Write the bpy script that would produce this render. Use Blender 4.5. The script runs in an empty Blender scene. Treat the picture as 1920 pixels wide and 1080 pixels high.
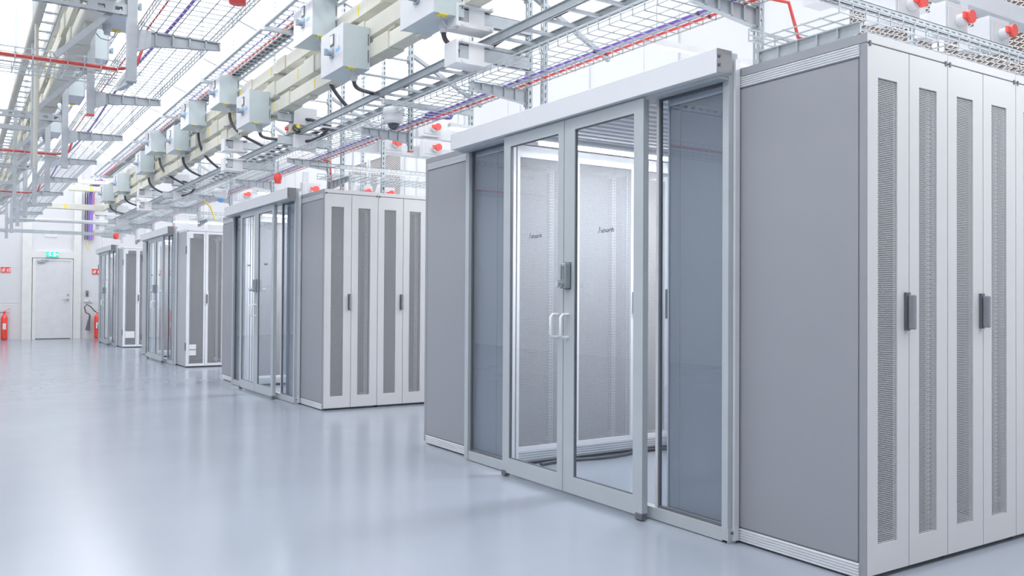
import bpy, math, random
from mathutils import Vector, Matrix
random.seed(4)
PI = math.pi
SC = bpy.context.scene
COL = SC.collection

# ------------------------------------------------------------------ materials
def nt(name):
    m = bpy.data.materials.new(name)
    m.use_nodes = True
    t = m.node_tree
    b = t.nodes['Principled BSDF']
    return m, t, b

def paint(name, col, rough=.4, metal=0., noise=.03, scale=6., spec=.5):
    m, t, b = nt(name)
    b.inputs['Metallic'].default_value = metal
    b.inputs['Specular IOR Level'].default_value = spec
    tc = t.nodes.new('ShaderNodeTexCoord')
    n = t.nodes.new('ShaderNodeTexNoise')
    n.inputs['Scale'].default_value = scale
    n.inputs['Detail'].default_value = 3
    t.links.new(tc.outputs['Object'], n.inputs['Vector'])
    r = t.nodes.new('ShaderNodeValToRGB')
    r.color_ramp.elements[0].color = tuple(max(0, c * (1 - noise)) for c in col) + (1,)
    r.color_ramp.elements[1].color = tuple(min(1, c * (1 + noise)) for c in col) + (1,)
    r.color_ramp.elements[0].position = .3
    r.color_ramp.elements[1].position = .7
    t.links.new(n.outputs['Fac'], r.inputs['Fac'])
    t.links.new(r.outputs['Color'], b.inputs['Base Color'])
    mr = t.nodes.new('ShaderNodeMapRange')
    mr.inputs['To Min'].default_value = rough * .85
    mr.inputs['To Max'].default_value = min(1, rough * 1.15)
    t.links.new(n.outputs['Fac'], mr.inputs['Value'])
    t.links.new(mr.outputs['Result'], b.inputs['Roughness'])
    return m

def emit(name, col, s):
    m, t, b = nt(name)
    b.inputs['Base Color'].default_value = col + (1,)
    b.inputs['Emission Color'].default_value = col + (1,)
    b.inputs['Emission Strength'].default_value = s
    return m

def mth(t, op, a, b=None, c=None):
    n = t.nodes.new('ShaderNodeMath')
    n.operation = op
    for i, v in enumerate((a, b, c)):
        if v is None: continue
        if isinstance(v, (int, float)): n.inputs[i].default_value = v
        else: t.links.new(v, n.inputs[i])
    return n.outputs[0]

def holes(name, col, mask, rough=.45, metal=.0):
    """painted sheet in which real openings are cut: mask(t,x,y,z) is 1 in an opening"""
    m, t, b = nt(name)
    b.inputs['Base Color'].default_value = col + (1,)
    b.inputs['Roughness'].default_value = rough
    b.inputs['Metallic'].default_value = metal
    tc = t.nodes.new('ShaderNodeTexCoord')
    sx = t.nodes.new('ShaderNodeSeparateXYZ')
    t.links.new(tc.outputs['Object'], sx.inputs[0])
    f = mask(t, sx.outputs[0], sx.outputs[1], sx.outputs[2])
    tr = t.nodes.new('ShaderNodeBsdfTransparent')
    mx = t.nodes.new('ShaderNodeMixShader')
    t.links.new(f, mx.inputs[0])
    t.links.new(b.outputs[0], mx.inputs[1])
    t.links.new(tr.outputs[0], mx.inputs[2])
    t.links.new(mx.outputs[0], t.nodes['Material Output'].inputs[0])
    return m

def hexmask(p, rad):
    def f(t, x, y, z):
        v = mth(t, 'DIVIDE', z, p * .866)
        row = mth(t, 'FLOOR', v)
        u = mth(t, 'ADD', mth(t, 'DIVIDE', x, p), mth(t, 'MULTIPLY', row, .5))
        fu = mth(t, 'SUBTRACT', mth(t, 'FRACT', u), .5)
        fv = mth(t, 'MULTIPLY', mth(t, 'SUBTRACT', mth(t, 'FRACT', v), .5), .866)
        d = mth(t, 'SQRT', mth(t, 'ADD', mth(t, 'MULTIPLY', fu, fu), mth(t, 'MULTIPLY', fv, fv)))
        return mth(t, 'LESS_THAN', d, rad)
    return f

def slotmask(axis, pitch, duty, half, oz=0.):
    def f(t, x, y, z):
        if oz: z = mth(t, 'SUBTRACT', z, oz)
        a = {'x': x, 'y': y, 'z': z}[axis]
        o = [c for k, c in (('x', x), ('y', y), ('z', z)) if k != axis]
        s = mth(t, 'LESS_THAN', mth(t, 'FRACT', mth(t, 'DIVIDE', a, pitch)), duty)
        n1 = mth(t, 'LESS_THAN', mth(t, 'ABSOLUTE', o[0]), half)
        n2 = mth(t, 'LESS_THAN', mth(t, 'ABSOLUTE', o[1]), half)
        return mth(t, 'MULTIPLY', s, mth(t, 'MAXIMUM', n1, n2))
    return f

def glass(name, tint, ior=1.45, gl=(.9, .95, 1.)):
    m, t, b = nt(name)
    t.nodes.remove(b)
    tr = t.nodes.new('ShaderNodeBsdfTransparent'); tr.inputs[0].default_value = tint + (1,)
    g = t.nodes.new('ShaderNodeBsdfGlossy'); g.inputs['Roughness'].default_value = .01; g.inputs[0].default_value = gl + (1,)
    fr = t.nodes.new('ShaderNodeFresnel'); fr.inputs[0].default_value = ior
    ge = t.nodes.new('ShaderNodeNewGeometry')   # one reflection per pane, off its outer face
    fac = mth(t, 'MULTIPLY', fr.outputs[0], mth(t, 'SUBTRACT', 1., ge.outputs['Backfacing']))
    mx = t.nodes.new('ShaderNodeMixShader')
    t.links.new(fac, mx.inputs[0]); t.links.new(tr.outputs[0], mx.inputs[1]); t.links.new(g.outputs[0], mx.inputs[2])
    t.links.new(mx.outputs[0], t.nodes['Material Output'].inputs[0])
    return m

M = {}
M['rack'] = paint('rack_paint', (.62, .625, .642), .38, 0, .006)
M['rack_white'] = paint('white_rack_paint', (.86, .88, .92), .38)
M['panel'] = paint('shaded_rack_paint', (.25, .262, .288), .45, 0, .006)  # rack paint darkened so the aisle-facing sides carry their shade
M['panel_light'] = paint('light_panel_paint', (.38, .40, .43), .45, 0, .006)
M['alu'] = paint('ribbed_aluminium', (.74, .76, .80), .35, .25)
M['frame'] = paint('door_frame_aluminium', (.40, .437, .465), .4)
M['header'] = paint('header_lacquer', (.72, .742, .772), .45, 0, .008)
M['steel_plate'] = paint('brushed_steel', (.17, .175, .185), .35, .35)
M['galv'] = paint('galvanised_steel', (.52, .565, .60), .42, .45, .06, 14)
M['galv_wire'] = paint('zinc_wire', (.52, .57, .60), .4, .4)
M['galv_dim'] = paint('darker_galvanised_steel', (.46, .49, .53), .45, .4, .08, 14)  # darker mix of the galvanised steel
M['bus'] = paint('beige_busbar_lacquer', (.74, .735, .655), .5)
M['bus_joint'] = paint('beige_joint_lacquer', (.66, .655, .57), .5)
M['boxside'] = paint('galvanised_case', (.60, .68, .71), .42, .25, .07, 3)
M['boxdoor'] = paint('white_door_lacquer', (.66, .68, .715), .4, 0, .01)
M['plastic'] = paint('pale_grey_plastic', (.76, .78, .82), .5)
M['white'] = paint('white_lacquer', (.88, .89, .91), .45)
M['wall'] = paint('wall_panel_lacquer', (.80, .81, .835), .55, 0, .015, .8)
M['wall_trim'] = paint('white_column_lacquer', (.90, .90, .89), .55)
M['door'] = paint('white_door_panel', (.82, .83, .85), .5)
M['ceil'] = paint('ceiling_sheet', (.93, .94, .95), .7, 0, .01, .5)
M['truss'] = paint('pale_truss_lacquer', (.80, .82, .86), .5)
M['black'] = paint('black_rubber', (.055, .055, .065), .5)
M['dark'] = paint('dark_grey_plastic', (.10, .105, .12), .45)
M['grip'] = paint('grey_handle_plastic', (.24, .25, .28), .4)
M['bay'] = paint('dim_equipment', (.11, .113, .125), .6)
M['red'] = paint('red_plastic', (.78, .085, .07), .4)
M['redcable'] = paint('red_cable_jacket', (.72, .10, .09), .5)
M['purple'] = paint('purple_cable_jacket', (.22, .13, .52), .5)
M['orange'] = paint('orange_cable_jacket', (.85, .38, .18), .5)
M['yellow'] = paint('yellow_mark', (.86, .68, .08), .5)
M['blue'] = paint('blue_mark', (.16, .42, .80), .5)
M['brown'] = paint('brown_filter_board', (.24, .17, .13), .8)
M['ext_red'] = paint('extinguisher_red', (.74, .05, .035), .3)
M['ink'] = paint('dark_lettering', (.05, .05, .07), .6)
M['paper'] = paint('paper_notice', (.86, .87, .89), .7)
M['chrome'] = paint('satin_chrome', (.62, .66, .68), .22, .8)
M['knob'] = paint('blue_grey_switch', (.30, .36, .43), .4)
M['dome'] = paint('smoked_dome', (.06, .065, .08), .08)
M['lock'] = paint('lock_lacquer', (.27, .315, .33), .35, .3)
M['clear_grey'] = paint('clear_plastic', (.72, .75, .78), .2)
M['glass'] = glass('door_glass', (.93, .95, .97))
M['sideglass'] = glass('tinted_side_glass', (.90, .93, .96), 2.25)
M['led'] = emit('led_tube', (1., .985, .97), 45.)
M['led_hot'] = emit('led_hall_batten', (1., .985, .97), 110.)
M['led_soft'] = emit('led_batten', (1., .97, .95), 2.2)
M['exit_green'] = emit('exit_sign_green', (.02, .62, .42), 1.6)
M['exit_white'] = emit('exit_sign_white', (.95, 1., 1.), 2.2)
M['perf'] = holes('perforated_steel', (.70, .72, .755), hexmask(.0092, .44), .45)
M['perf_fine'] = holes('fine_perforated_steel', (.72, .73, .78), hexmask(.0092, .40), .45)
M['slot_z'] = holes('slotted_upright', (.50, .55, .585), slotmask('z', .06, .55, .006), .42, .5)
M['slot_x'] = holes('slotted_strut', (.50, .54, .575), slotmask('x', .06, .55, .006), .42, .5)
M['slot_big'] = holes('long_slotted_strut', (.48, .515, .55), slotmask('x', .105, .42, .013, 3.085), .42, .4)
M['slot_y'] = holes('slotted_rail', (.66, .70, .73), slotmask('y', .06, .5, .006), .42, .5)
def railmask(t, x, y, z):
    return mth(t, 'MULTIPLY', mth(t, 'LESS_THAN', mth(t, 'FRACT', mth(t, 'DIVIDE', z, .0223)), .5),
               mth(t, 'LESS_THAN', mth(t, 'ABSOLUTE', mth(t, 'SUBTRACT', mth(t, 'FRACT', mth(t, 'DIVIDE', x, .02)), .5)), .28))
M['rail'] = holes('square_hole_rail', (.62, .63, .66), railmask, .45, .2)

def floor_mat():
    m, t, b = nt('pale_blue_epoxy_floor')
    tc = t.nodes.new('ShaderNodeTexCoord')
    n = t.nodes.new('ShaderNodeTexNoise'); n.inputs['Scale'].default_value = .9; n.inputs['Detail'].default_value = 5
    t.links.new(tc.outputs['Object'], n.inputs['Vector'])
    r = t.nodes.new('ShaderNodeValToRGB')
    r.color_ramp.elements[0].color = (.280, .313, .370, 1); r.color_ramp.elements[0].position = .3
    r.color_ramp.elements[1].color = (.303, .337, .396, 1); r.color_ramp.elements[1].position = .7
    t.links.new(n.outputs['Fac'], r.inputs[0]); t.links.new(r.outputs[0], b.inputs['Base Color'])
    n2 = t.nodes.new('ShaderNodeTexNoise'); n2.inputs['Scale'].default_value = 2.2; n2.inputs['Detail'].default_value = 6
    t.links.new(tc.outputs['Object'], n2.inputs['Vector'])
    mr = t.nodes.new('ShaderNodeMapRange'); mr.inputs['To Min'].default_value = .14; mr.inputs['To Max'].default_value = .23
    t.links.new(n2.outputs['Fac'], mr.inputs[0]); t.links.new(mr.outputs[0], b.inputs['Roughness'])
    b.inputs['Specular IOR Level'].default_value = .6
    return m
M['floor'] = floor_mat()

# ------------------------------------------------------------------ mesh builder
class MB:
    def __init__(s): s.v = []; s.f = []; s.sm = []
    def add(s, vs, fs, smooth=False):
        o = len(s.v); s.v += [tuple(p) for p in vs]
        s.f += [tuple(o + i for i in f) for f in fs]; s.sm += [smooth] * len(fs)
        return s
    def box(s, x0, y0, z0, x1, y1, z1):
        x0, x1 = min(x0, x1), max(x0, x1); y0, y1 = min(y0, y1), max(y0, y1); z0, z1 = min(z0, z1), max(z0, z1)
        return s.add([(x0,y0,z0),(x1,y0,z0),(x1,y1,z0),(x0,y1,z0),(x0,y0,z1),(x1,y0,z1),(x1,y1,z1),(x0,y1,z1)],
                     [(0,3,2,1),(4,5,6,7),(0,1,5,4),(1,2,6,5),(2,3,7,6),(3,0,4,7)])
    def bar(s, p, q, w, h, up=(0,0,1)):
        p, q = Vector(p), Vector(q); d = (q - p).normalized(); u = Vector(up)
        a = d.cross(u)
        if a.length < 1e-4: a = d.cross(Vector((0,1,0)))
        a.normalize(); u = a.cross(d); a *= w / 2; u *= h / 2
        return s.add([p-a-u,p+a-u,p+a+u,p-a+u,q-a-u,q+a-u,q+a+u,q-a+u],
                     [(0,1,2,3),(7,6,5,4),(0,4,5,1),(1,5,6,2),(2,6,7,3),(3,7,4,0)])
    def tube(s, pts, r, n=6, r2=None, smooth=True):
        pts = [Vector(p) for p in pts]; rings = []; a = None
        for i, p in enumerate(pts):
            d = (pts[min(i+1, len(pts)-1)] - pts[max(i-1, 0)]).normalized()
            if a is None:
                a = d.cross(Vector((0,0,1)))
                if a.length < 1e-3: a = Vector((1,0,0))
            a = (a - d * a.dot(d)).normalized(); b = d.cross(a)
            rr = r if r2 is None else r + (r2 - r) * i / (len(pts) - 1)
            rings.append([p + (a * math.cos(k*2*PI/n) + b * math.sin(k*2*PI/n)) * rr for k in range(n)])
        vs = [v for R in rings for v in R]; fs = []
        for i in range(len(pts) - 1):
            for k in range(n):
                fs.append((i*n+k, i*n+(k+1) % n, (i+1)*n+(k+1) % n, (i+1)*n+k))
        s.add(vs, fs, smooth)
        o = len(vs)
        s.add(rings[0], [tuple(range(n-1, -1, -1))]); s.add(rings[-1], [tuple(range(n))])
        return s
    def cyl(s, p, q, r, n=16, r2=None): return s.tube([p, q], r, n, r2)
    def lathe(s, c, prof, n=20, axis='z'):
        vs = []; fs = []
        for (r, h) in prof:
            for k in range(n):
                a = 2*PI*k/n; x, y = r*math.cos(a), r*math.sin(a)
                p = {'z': (x, y, h), 'x': (h, x, y), 'y': (y, h, x)}[axis]
                vs.append((c[0]+p[0], c[1]+p[1], c[2]+p[2]))
        for i in range(len(prof)-1):
            for k in range(n): fs.append((i*n+k, i*n+(k+1) % n, (i+1)*n+(k+1) % n, (i+1)*n+k))
        fs.append(tuple(range(n-1, -1, -1))); fs.append(tuple((len(prof)-1)*n+k for k in range(n)))
        return s.add(vs, fs, True)
    def prism(s, poly, axis, a, b):
        """poly in the other two axes (order xyz without axis), extruded from a to b"""
        def P(u, v, w): return {'x': (w,u,v), 'y': (u,w,v), 'z': (u,v,w)}[axis]
        n = len(poly)
        vs = [P(u,v,a) for u, v in poly] + [P(u,v,b) for u, v in poly]
        fs = [tuple(range(n-1,-1,-1)), tuple(range(n,2*n))] + [(i,(i+1)%n,n+(i+1)%n,n+i) for i in range(n)]
        return s.add(vs, fs)
    def build(s, name, mat, parent=None, label=None, bevel=0., loc=None):
        me = bpy.data.meshes.new(name)
        me.from_pydata(s.v, [], s.f); me.update()
        import bmesh as _b
        bm = _b.new(); bm.from_mesh(me); _b.ops.recalc_face_normals(bm, faces=bm.faces[:]); bm.to_mesh(me); bm.free()
        for p, k in zip(me.polygons, s.sm): p.use_smooth = k
        me.materials.append(M[mat] if isinstance(mat, str) else mat)
        o = bpy.data.objects.new(name, me); COL.objects.link(o)
        if parent: o.parent = parent
        if loc: o.location = loc
        if label: o['label'] = label
        if bevel:
            md = o.modifiers.new('edge', 'BEVEL'); md.width = bevel; md.segments = 2; md.limit_method = 'ANGLE'
        return o

def tag(o, label, cat, group=None, kind=None):
    o['label'] = label; o['category'] = cat
    if group: o['group'] = group
    if kind: o['kind'] = kind
    return o
def thing(name, label, cat, loc=(0,0,0), rz=0., group=None):
    o = bpy.data.objects.new(name, None); o.empty_display_size = .1; COL.objects.link(o)
    o.location = loc; o.rotation_euler = (0,0,rz)
    return tag(o, label, cat, group)
def struct(o, label=None):
    o['kind'] = 'structure'
    if label: o['label'] = label
    return o
KIDS = {}
def copy_tree(o, parent=None):
    c = o.copy(); COL.objects.link(c)
    if parent: c.parent = parent
    for ch in list(o.children): copy_tree(ch, c)
    return c
ORD = ['first','second','third','fourth','fifth','sixth','seventh','eighth','ninth','tenth','eleventh','twelfth']
NUMW = ['nearest','second nearest','third nearest','fourth nearest','fifth nearest','sixth nearest','seventh nearest','eighth nearest','ninth nearest','tenth nearest','eleventh nearest','twelfth nearest']

X0 = 3.195
WX, WY = 8.0, 26.3
CZ = 6.0
# ------------------------------------------------------------------ setting
struct(MB().box(-5, -4, -.2, WX, WY, 0).build('floor', 'floor'), 'glossy pale blue epoxy floor')
struct(MB().box(-5.2, -4, CZ, WX+.2, WY+.2, CZ+.15).build('ceiling', 'ceil'), 'bright white ceiling')
bw = struct(MB().box(-5, WY, 0, WX, WY+.2, CZ).build('wall_back', 'wall'), 'pale panelled wall at the far end')
struct(MB().box(WX, -4, 0, WX+.2, WY+.2, CZ).build('wall_right', 'wall'), 'pale wall behind the racks')
struct(MB().box(-5.2, -4, 0, -5, WY+.2, CZ).build('wall_left', 'wall'), 'pale wall on the open side')
# panel seams on the back wall, columns and rails
for i, x in enumerate((.2, -1.6, 4.6, 6.2)):
    struct(MB().box(x-.06, WY-.05, 0, x+.06, WY, CZ).build('trim_%d' % (i+1), 'wall_trim'))
for i, (xa, xb_) in enumerate(((1.475, 1.70), (2.70, 2.885))):
    struct(MB().box(xa, WY-.10, 0, xb_, WY, CZ).build('trim_%d' % (i+5), 'wall_trim'), 'white steel column beside the door')
struct(MB().box(1.70, WY-.09, 2.19, 2.70, WY, 2.37).build('trim_7', 'wall_trim'), 'white rail over the door')
for i, z in enumerate((.98, 1.93, 2.9, 3.55)):
    struct(MB().box(-4.9, WY-.006, z-.006, 1.475, WY, z+.006).build('trim_%d' % (i+8), 'truss'))
    struct(MB().box(2.885, WY-.006, z-.006, WX, WY, z+.006).build('trim_%d' % (i+12), 'truss'))
d = struct(MB().box(1.80, WY-.06, .02, 2.64, WY-.01, 2.12).build('door_1', 'door'), 'white door at the end of the hall')
MB().box(1.72, WY-.075, 0, 1.80, WY, 2.18).box(2.64, WY-.075, 0, 2.69, WY, 2.18).box(1.80, WY-.075, 2.12, 2.64, WY, 2.18).build('door_frame', 'wall_trim', d)
MB().cyl((2.57, WY-.06, 1.07), (2.57, WY-.12, 1.07), .012).bar((2.575, WY-.115, 1.07), (2.45, WY-.115, 1.07), .02, .02).cyl((2.57, WY-.06, 1.07), (2.57, WY-.075, 1.07), .028).cyl((2.57, WY-.06, 1.20), (2.57, WY-.08, 1.20), .025).build('door_handle', 'chrome', d)
MB().box(1.84, WY-.12, 2.07, 2.02, WY-.06, 2.12).bar((1.92, WY-.13, 2.13), (2.1, WY-.10, 2.13), .02, .02).build('door_closer', 'galv_dim', d)
MB().box(1.80, WY-.05, .002, 2.64, WY-.02, .02).build('threshold', 'dark', d)
struct(MB().box(2.0, WY-.02, 2.76, 2.30, WY, 2.95).build('trim_16', 'wall_trim'), 'blank cover plate above the door')
# ceiling beams
for k in range(12):
    y = 2.0 + 2.1*k
    struct(MB().box(-5, y-.06, CZ-.22, WX, y+.06, CZ).build('trim_%d' % (20+k), 'truss'))
for k in range(4):
    x = -3 + 3.*k
    struct(MB().box(x-.05, -4, CZ-.30, x+.05, WY, CZ-.22).build('trim_%d' % (40+k), 'truss'))
# sloping braces under the ceiling
bi = 0
for k in range(10):
    y = 5.2 + 2.1*k
    for xa in (.6, 2.5):
        bi += 1
        struct(MB().bar((xa, y, 5.1), (xa+1.7, y, 4.45), .05, .05).build('trim_%d' % (50+bi), 'truss'))

# right wall: expanded metal filter panels
def diamond(name, y0, y1, z0, z1, label):
    t = thing(name, label, 'vent panel', (WX-.05, 0, 0), 0, 'expanded metal vents on the right wall')
    MB().box(0, y0, z0, .045, y1, z1).build('filter_board', 'brown', t, 'brown board behind the mesh')
    mb = MB(); p, q = .105, .046
    n = int((y1-y0)/p)+int((z1-z0)/q)+2
    def clip(a, b):
        (y, z), (y2, z2) = a, b; ts = [0., 1.]
        dy, dz = y2-y, z2-z; lo, hi = 0., 1.
        for pp, dd, l, h in ((y, dy, y0, y1), (z, dz, z0, z1)):
            ta, tb = (l-pp)/dd, (h-pp)/dd
            lo = max(lo, min(ta, tb)); hi = min(hi, max(ta, tb))
        return None if hi-lo < 1e-3 else ((y+dy*lo, z+dz*lo), (y+dy*hi, z+dz*hi))
    H = z1-z0; W = H/q*p
    k = -int(W/p)-1
    while y0+k*p < y1:
        for s in (0, 1):
            a = (y0+k*p, z0) if not s else (y0+k*p+W, z0)
            b = (y0+k*p+W, z1) if not s else (y0+k*p, z1)
            c = clip(a, b)
            if c: mb.bar((-.012, c[0][0], c[0][1]), (-.012, c[1][0], c[1][1]), .0075, .010, (1,0,0))
        k += 1
    mb.build('expanded_mesh', 'white', t)
    fr = MB()
    for (a, b, c_, d_) in ((y0-.05, y0, z0-.05, z1+.05), (y1, y1+.05, z0-.05, z1+.05)): fr.box(-.03, a, c_, .045, b, d_)
    fr.box(-.03, y0, z0-.05, .045, y1, z0).box(-.03, y0, z1, .045, y1, z1+.05)
    fr.build('vent_frame', 'white', t)
    return t
for i, (a, b, w) in enumerate(((2.2, 3.60, 'nearest'), (3.75, 4.62, 'second'), (4.74, 5.66, 'third'), (16.6, 18.2, 'fourth'), (18.4, 19.5, 'farthest'))):
    diamond('vent_panel', a, b, 2.9, 4.3, '%s white expanded metal vent along the right wall, brown board behind' % w if w in ('nearest','farthest') else '%s white expanded metal vent from the camera along the right wall' % w)
for i, y in enumerate((6.9, 8.3, 10.2, 12.1, 14.0, 16.0, 20.2)):
    struct(MB().box(WX-.03, y-.015, 0, WX, y+.015, CZ).build('trim_%d' % (90+i), 'truss'))

# ------------------------------------------------------------------ server racks
W, D, H = .6, 1.2, 2.3
def leaf(t, xa, xb_, side, style):
    mb = MB()
    if style == 'narrow': oa, ob, oz0, oz1 = xa+.075, xa+.212, .145, 2.12
    else: oa, ob, oz0, oz1 = xa+.045, xb_-.028, .064, 2.215
    z0, z1 = .022, 2.255
    a, b = xa+.0025, xb_-.0025
    mb.box(a, 0, z0, oa, .02, z1).box(ob, 0, z0, b, .02, z1).box(oa, 0, z0, ob, .02, oz0).box(oa, 0, oz1, ob, .02, z1)
    o = mb.build('door_leaf', 'rack' if style == 'narrow' else 'rack_white', t)
    MB().box(oa, .006, oz0, ob, .0075, oz1).build('perforated_panel', 'perf', o)
    if style == 'narrow' and side == 0:
        h = MB().box(b-.035, -.012, 1.045, b-.004, 0, 1.21).build('handle', 'dark', o, 'black swing handle')
        MB().box(b-.026, -.045, 1.05, b-.008, -.012, 1.20).build('grip', 'grip', h, bevel=.006)
    if style != 'narrow' and side == 1:
        h = MB().box(xa+.004, -.008, 1.03, xa+.05, 0, 1.26).build('handle', 'white', o, 'white plate with a black swing handle')
        MB().box(xa+.014, -.035, 1.06, xa+.034, -.008, 1.21).build('grip', 'dark', h, bevel=.005)
    return o
def make_rack(style, label, group):
    t = thing('server_rack', label, 'server rack', group=group)
    fm = 'rack' if style == 'narrow' else 'rack_white'
    mb = MB()
    for x in (0, W-.03):
        mb.box(x+.001, .021, .02, x+.029, .06, 2.26).box(x+.001, D-.06, .02, x+.029, D-.021, 2.26)
    for x in (0.001, W-.029): mb.box(x, .06, .02, x+.028, D-.06, .06).box(x, .06, 2.20, x+.028, D-.06, 2.258)
    for y in (.021, D-.06): mb.box(.03, y, .02, W-.03, y+.039, .06)
    mb.build('rack_frame', fm, t)
    MB().box(.001, 0, 2.2605, W-.001, D, H).build('top_cover', fm, t, bevel=.002)
    MB().box(.02, .03, 0, W-.02, D-.03, .02).build('plinth', 'dark', t, 'dark recessed plinth')
    MB().box(.07, .30, .10, W-.07, .95, 2.15).build('equipment_bay', 'bay', t)
    for x in (.055, W-.095):
        for y in (.14, 1.02):
            MB().box(x, y, .07, x+.04, y+.003, 2.2).build('mounting_rail', 'rail', t)
    for x in (.012, W-.022): MB().box(x, -.004, 2.247, x+.012, .0, 2.268).build('corner_clip', 'dark', t)
    leaf(t, 0, .3, 0, style); leaf(t, .3, .6, 1, style)
    mb = MB()
    mb.box(.003, D-.02, .022, .05, D, 2.255).box(W-.05, D-.02, .022, W-.003, D, 2.255).box(.05, D-.02, .022, W-.05, D, .13).box(.05, D-.02, 2.17, W-.05, D, 2.255)
    rd = mb.build('rear_door', 'rack_white', t)
    MB().box(.05, D-.012, .13, W-.05, D-.0105, 2.17).build('perforated_panel', 'perf_fine', rd)
    MB().box(.012, D, 1.07, .04, D+.03, 1.23).build('handle', 'grip', rd, bevel=.004)
    rib = MB().box(.03, D, .03, W-.03, D+.004, .105)
    for k in range(4): rib.box(.03, D+.004, .038+k*.017, W-.03, D+.008, .046+k*.017)
    rib.build('ribbed_kick_plate', 'alu', t)
    return t
def ribbed(t, y0, y1, z0, z1, n, x=0., name='ribbed_strip'):
    mb = MB().box(x-.001, y0, z0, x+.0, y1, z1); hh = (z1-z0)/n
    for k in range(n):
        zz = z0+k*hh
        mb.prism([(x-.001, zz+hh*.06), (x-.006, zz+hh*.28), (x-.006, zz+hh*.72), (x-.001, zz+hh*.94)], 'y', y0, y1)
    return mb.build(name, 'alu', t, 'pale ribbed aluminium strip')
def end_panel(t, style):
    """side panel on the rack's x=0 side"""
    if style == 'narrow':
        p = MB().box(-.0015, .041, .078, .0, D-.015, 2.197).build('side_panel', 'panel', t, 'side panel in shade-darkened grey')
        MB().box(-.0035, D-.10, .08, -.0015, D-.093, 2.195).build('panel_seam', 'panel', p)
        MB().box(-.0012, .041, .070, .0, D-.015, .078).build('panel_gap', 'dark', p); MB().box(-.0012, .041, 2.197, .0, D-.015, 2.205).build('panel_gap', 'dark', p)
        ribbed(t, .035, D-.02, .008, .070, 5); ribbed(t, .035, D-.02, 2.205, 2.258, 5)
        MB().box(.0, .0, 2.2605, -.002, D, H).build('cover_side', 'panel', t)  # skin giving the cover's aisle side its shaded tone
        MB().box(-.0012, .0, .02, .0012, .034, 2.258).build('corner_profile', 'panel', t)  # shaded tone laid over the pale corner edge
        MB().box(-.0008, .034, .02, .002, .040, 2.258).build('corner_groove', 'dark', t)
    else:
        MB().box(-.002, .03, .03, .012, D-.01, 2.255).build('side_panel', 'panel_light', t, 'light grey side panel')
        for z in (.28, 1.88): MB().box(-.016, .004, z, -.002, .02, z+.13).build('hinge', 'dark', t, 'black hinge')

PODN = ['nearest', 'second', 'third', 'farthest']
Y0 = [2.197, 8.496, 14.79, 21.17]
STY = ['narrow', 'narrow', 'wide', 'wide']
NEAR = [4, 3, 2, 2]; FAR = [3, 2, 2, 1]
proto = {}
FARY = 2.82
for p in range(4):
    st = STY[p]
    for i in range(NEAR[p]):
        lab = ('white server rack, %s from the aisle in the near row of the %s pod' % (ORD[i], PODN[p])) if i else \
              ('white rack on the near corner of the %s pod, grey side panel to the aisle' % PODN[p])
        if st not in proto: r = proto[st] = make_rack(st, lab, 'server racks in the rows')
        else: r = copy_tree(proto[st])
        r['label'] = lab; r.location = (X0+W*i, Y0[p], 0)
    for i in range(FAR[p]):
        r = copy_tree(proto[st])
        r['label'] = ('perforated rack, %s from the aisle in the far row of the %s pod' % (ORD[i], PODN[p])) if i else \
                     ('server rack on the far corner of the %s pod, beyond its sliding doors' % PODN[p])
        r.location = (X0+W*(i+1), Y0[p]+FARY+D, 0); r.rotation_euler = (0, 0, PI)
# side panels go on after the copies were taken
RK = [o for o in COL.objects if o.name.startswith('server_rack') and o.parent is None]
for r in RK:
    L = r['label']; p = [k for k in range(4) if PODN[k] + ' pod' in L][0]
    if 'near corner' in L: end_panel(r, STY[p])
    if 'far corner' in L:
        # rotated rack: its aisle side is local x = W
        before = set(COL.objects)
        end_panel(r, STY[p])
        for o in set(COL.objects) - before:
            if o.type == 'MESH':
                for v in o.data.vertices: v.co.x = W - v.co.x
                o.data.flip_normals()
# paper notices on the mesh doors of the third and fourth pods
for p, lab in ((2, 'two'), (3, 'one')):
    r = [q for q in RK if 'near corner' in q['label'] and PODN[p]+' pod' in q['label']][0]
    leaf0 = [c for c in r.children if c.name.startswith('door_leaf')][0]
    MB().box(.03, -.003, 2.14, .10, 0, 2.235).build('corner_plate', 'white', leaf0)
    if p == 2:
        MB().box(.048, -.003, .30, .16, -.001, .38).build('notice', 'paper', leaf0)
        MB().box(.048, -.003, .20, .16, -.001, .285).build('notice', 'paper', leaf0)
    else:
        MB().box(.048, -.003, .22, .25, -.001, .37).build('notice', 'paper', leaf0)

# ------------------------------------------------------------------ containment entrances
def lettering(parent, y, z, size):
    cu = bpy.data.curves.new('lettering', 'FONT'); cu.body = 'atnorth'; cu.size = size; cu.extrude = .0006
    cu.materials.append(M['ink'])
    o = bpy.data.objects.new('lettering_outline', cu); COL.objects.link(o)
    me = bpy.data.meshes.new_from_object(o.evaluated_get(bpy.context.evaluated_depsgraph_get()))
    bpy.data.objects.remove(o); me.name = 'lettering'
    o = bpy.data.objects.new('lettering', me); COL.objects.link(o); o.parent = parent
    o.matrix_local = Matrix(((0,0,-1,-.128),(-1,0,0,y),(0,1,0,z),(0,0,0,1)))
    o['label'] = 'dark lettering on the glass'
    mb = MB(); s = size*.62
    for (pts) in (((0,0),(.10,0),(.62,1.5),(.50,1.45)), ((.42,.1),(.52,.1),(.62,1.5),(.56,1.2)), ((.62,1.5),(.66,1.1),(.86,.45),(.78,.42)), ((-.2,-.05),(0,.22),(.04,.16),(-.12,-.08))):
        mb.prism([(y+.032*size/.05-u*s, z+v*s) for u, v in pts], 'x', -.1285, -.128)
    mb.build('emblem', 'ink', parent)
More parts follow.
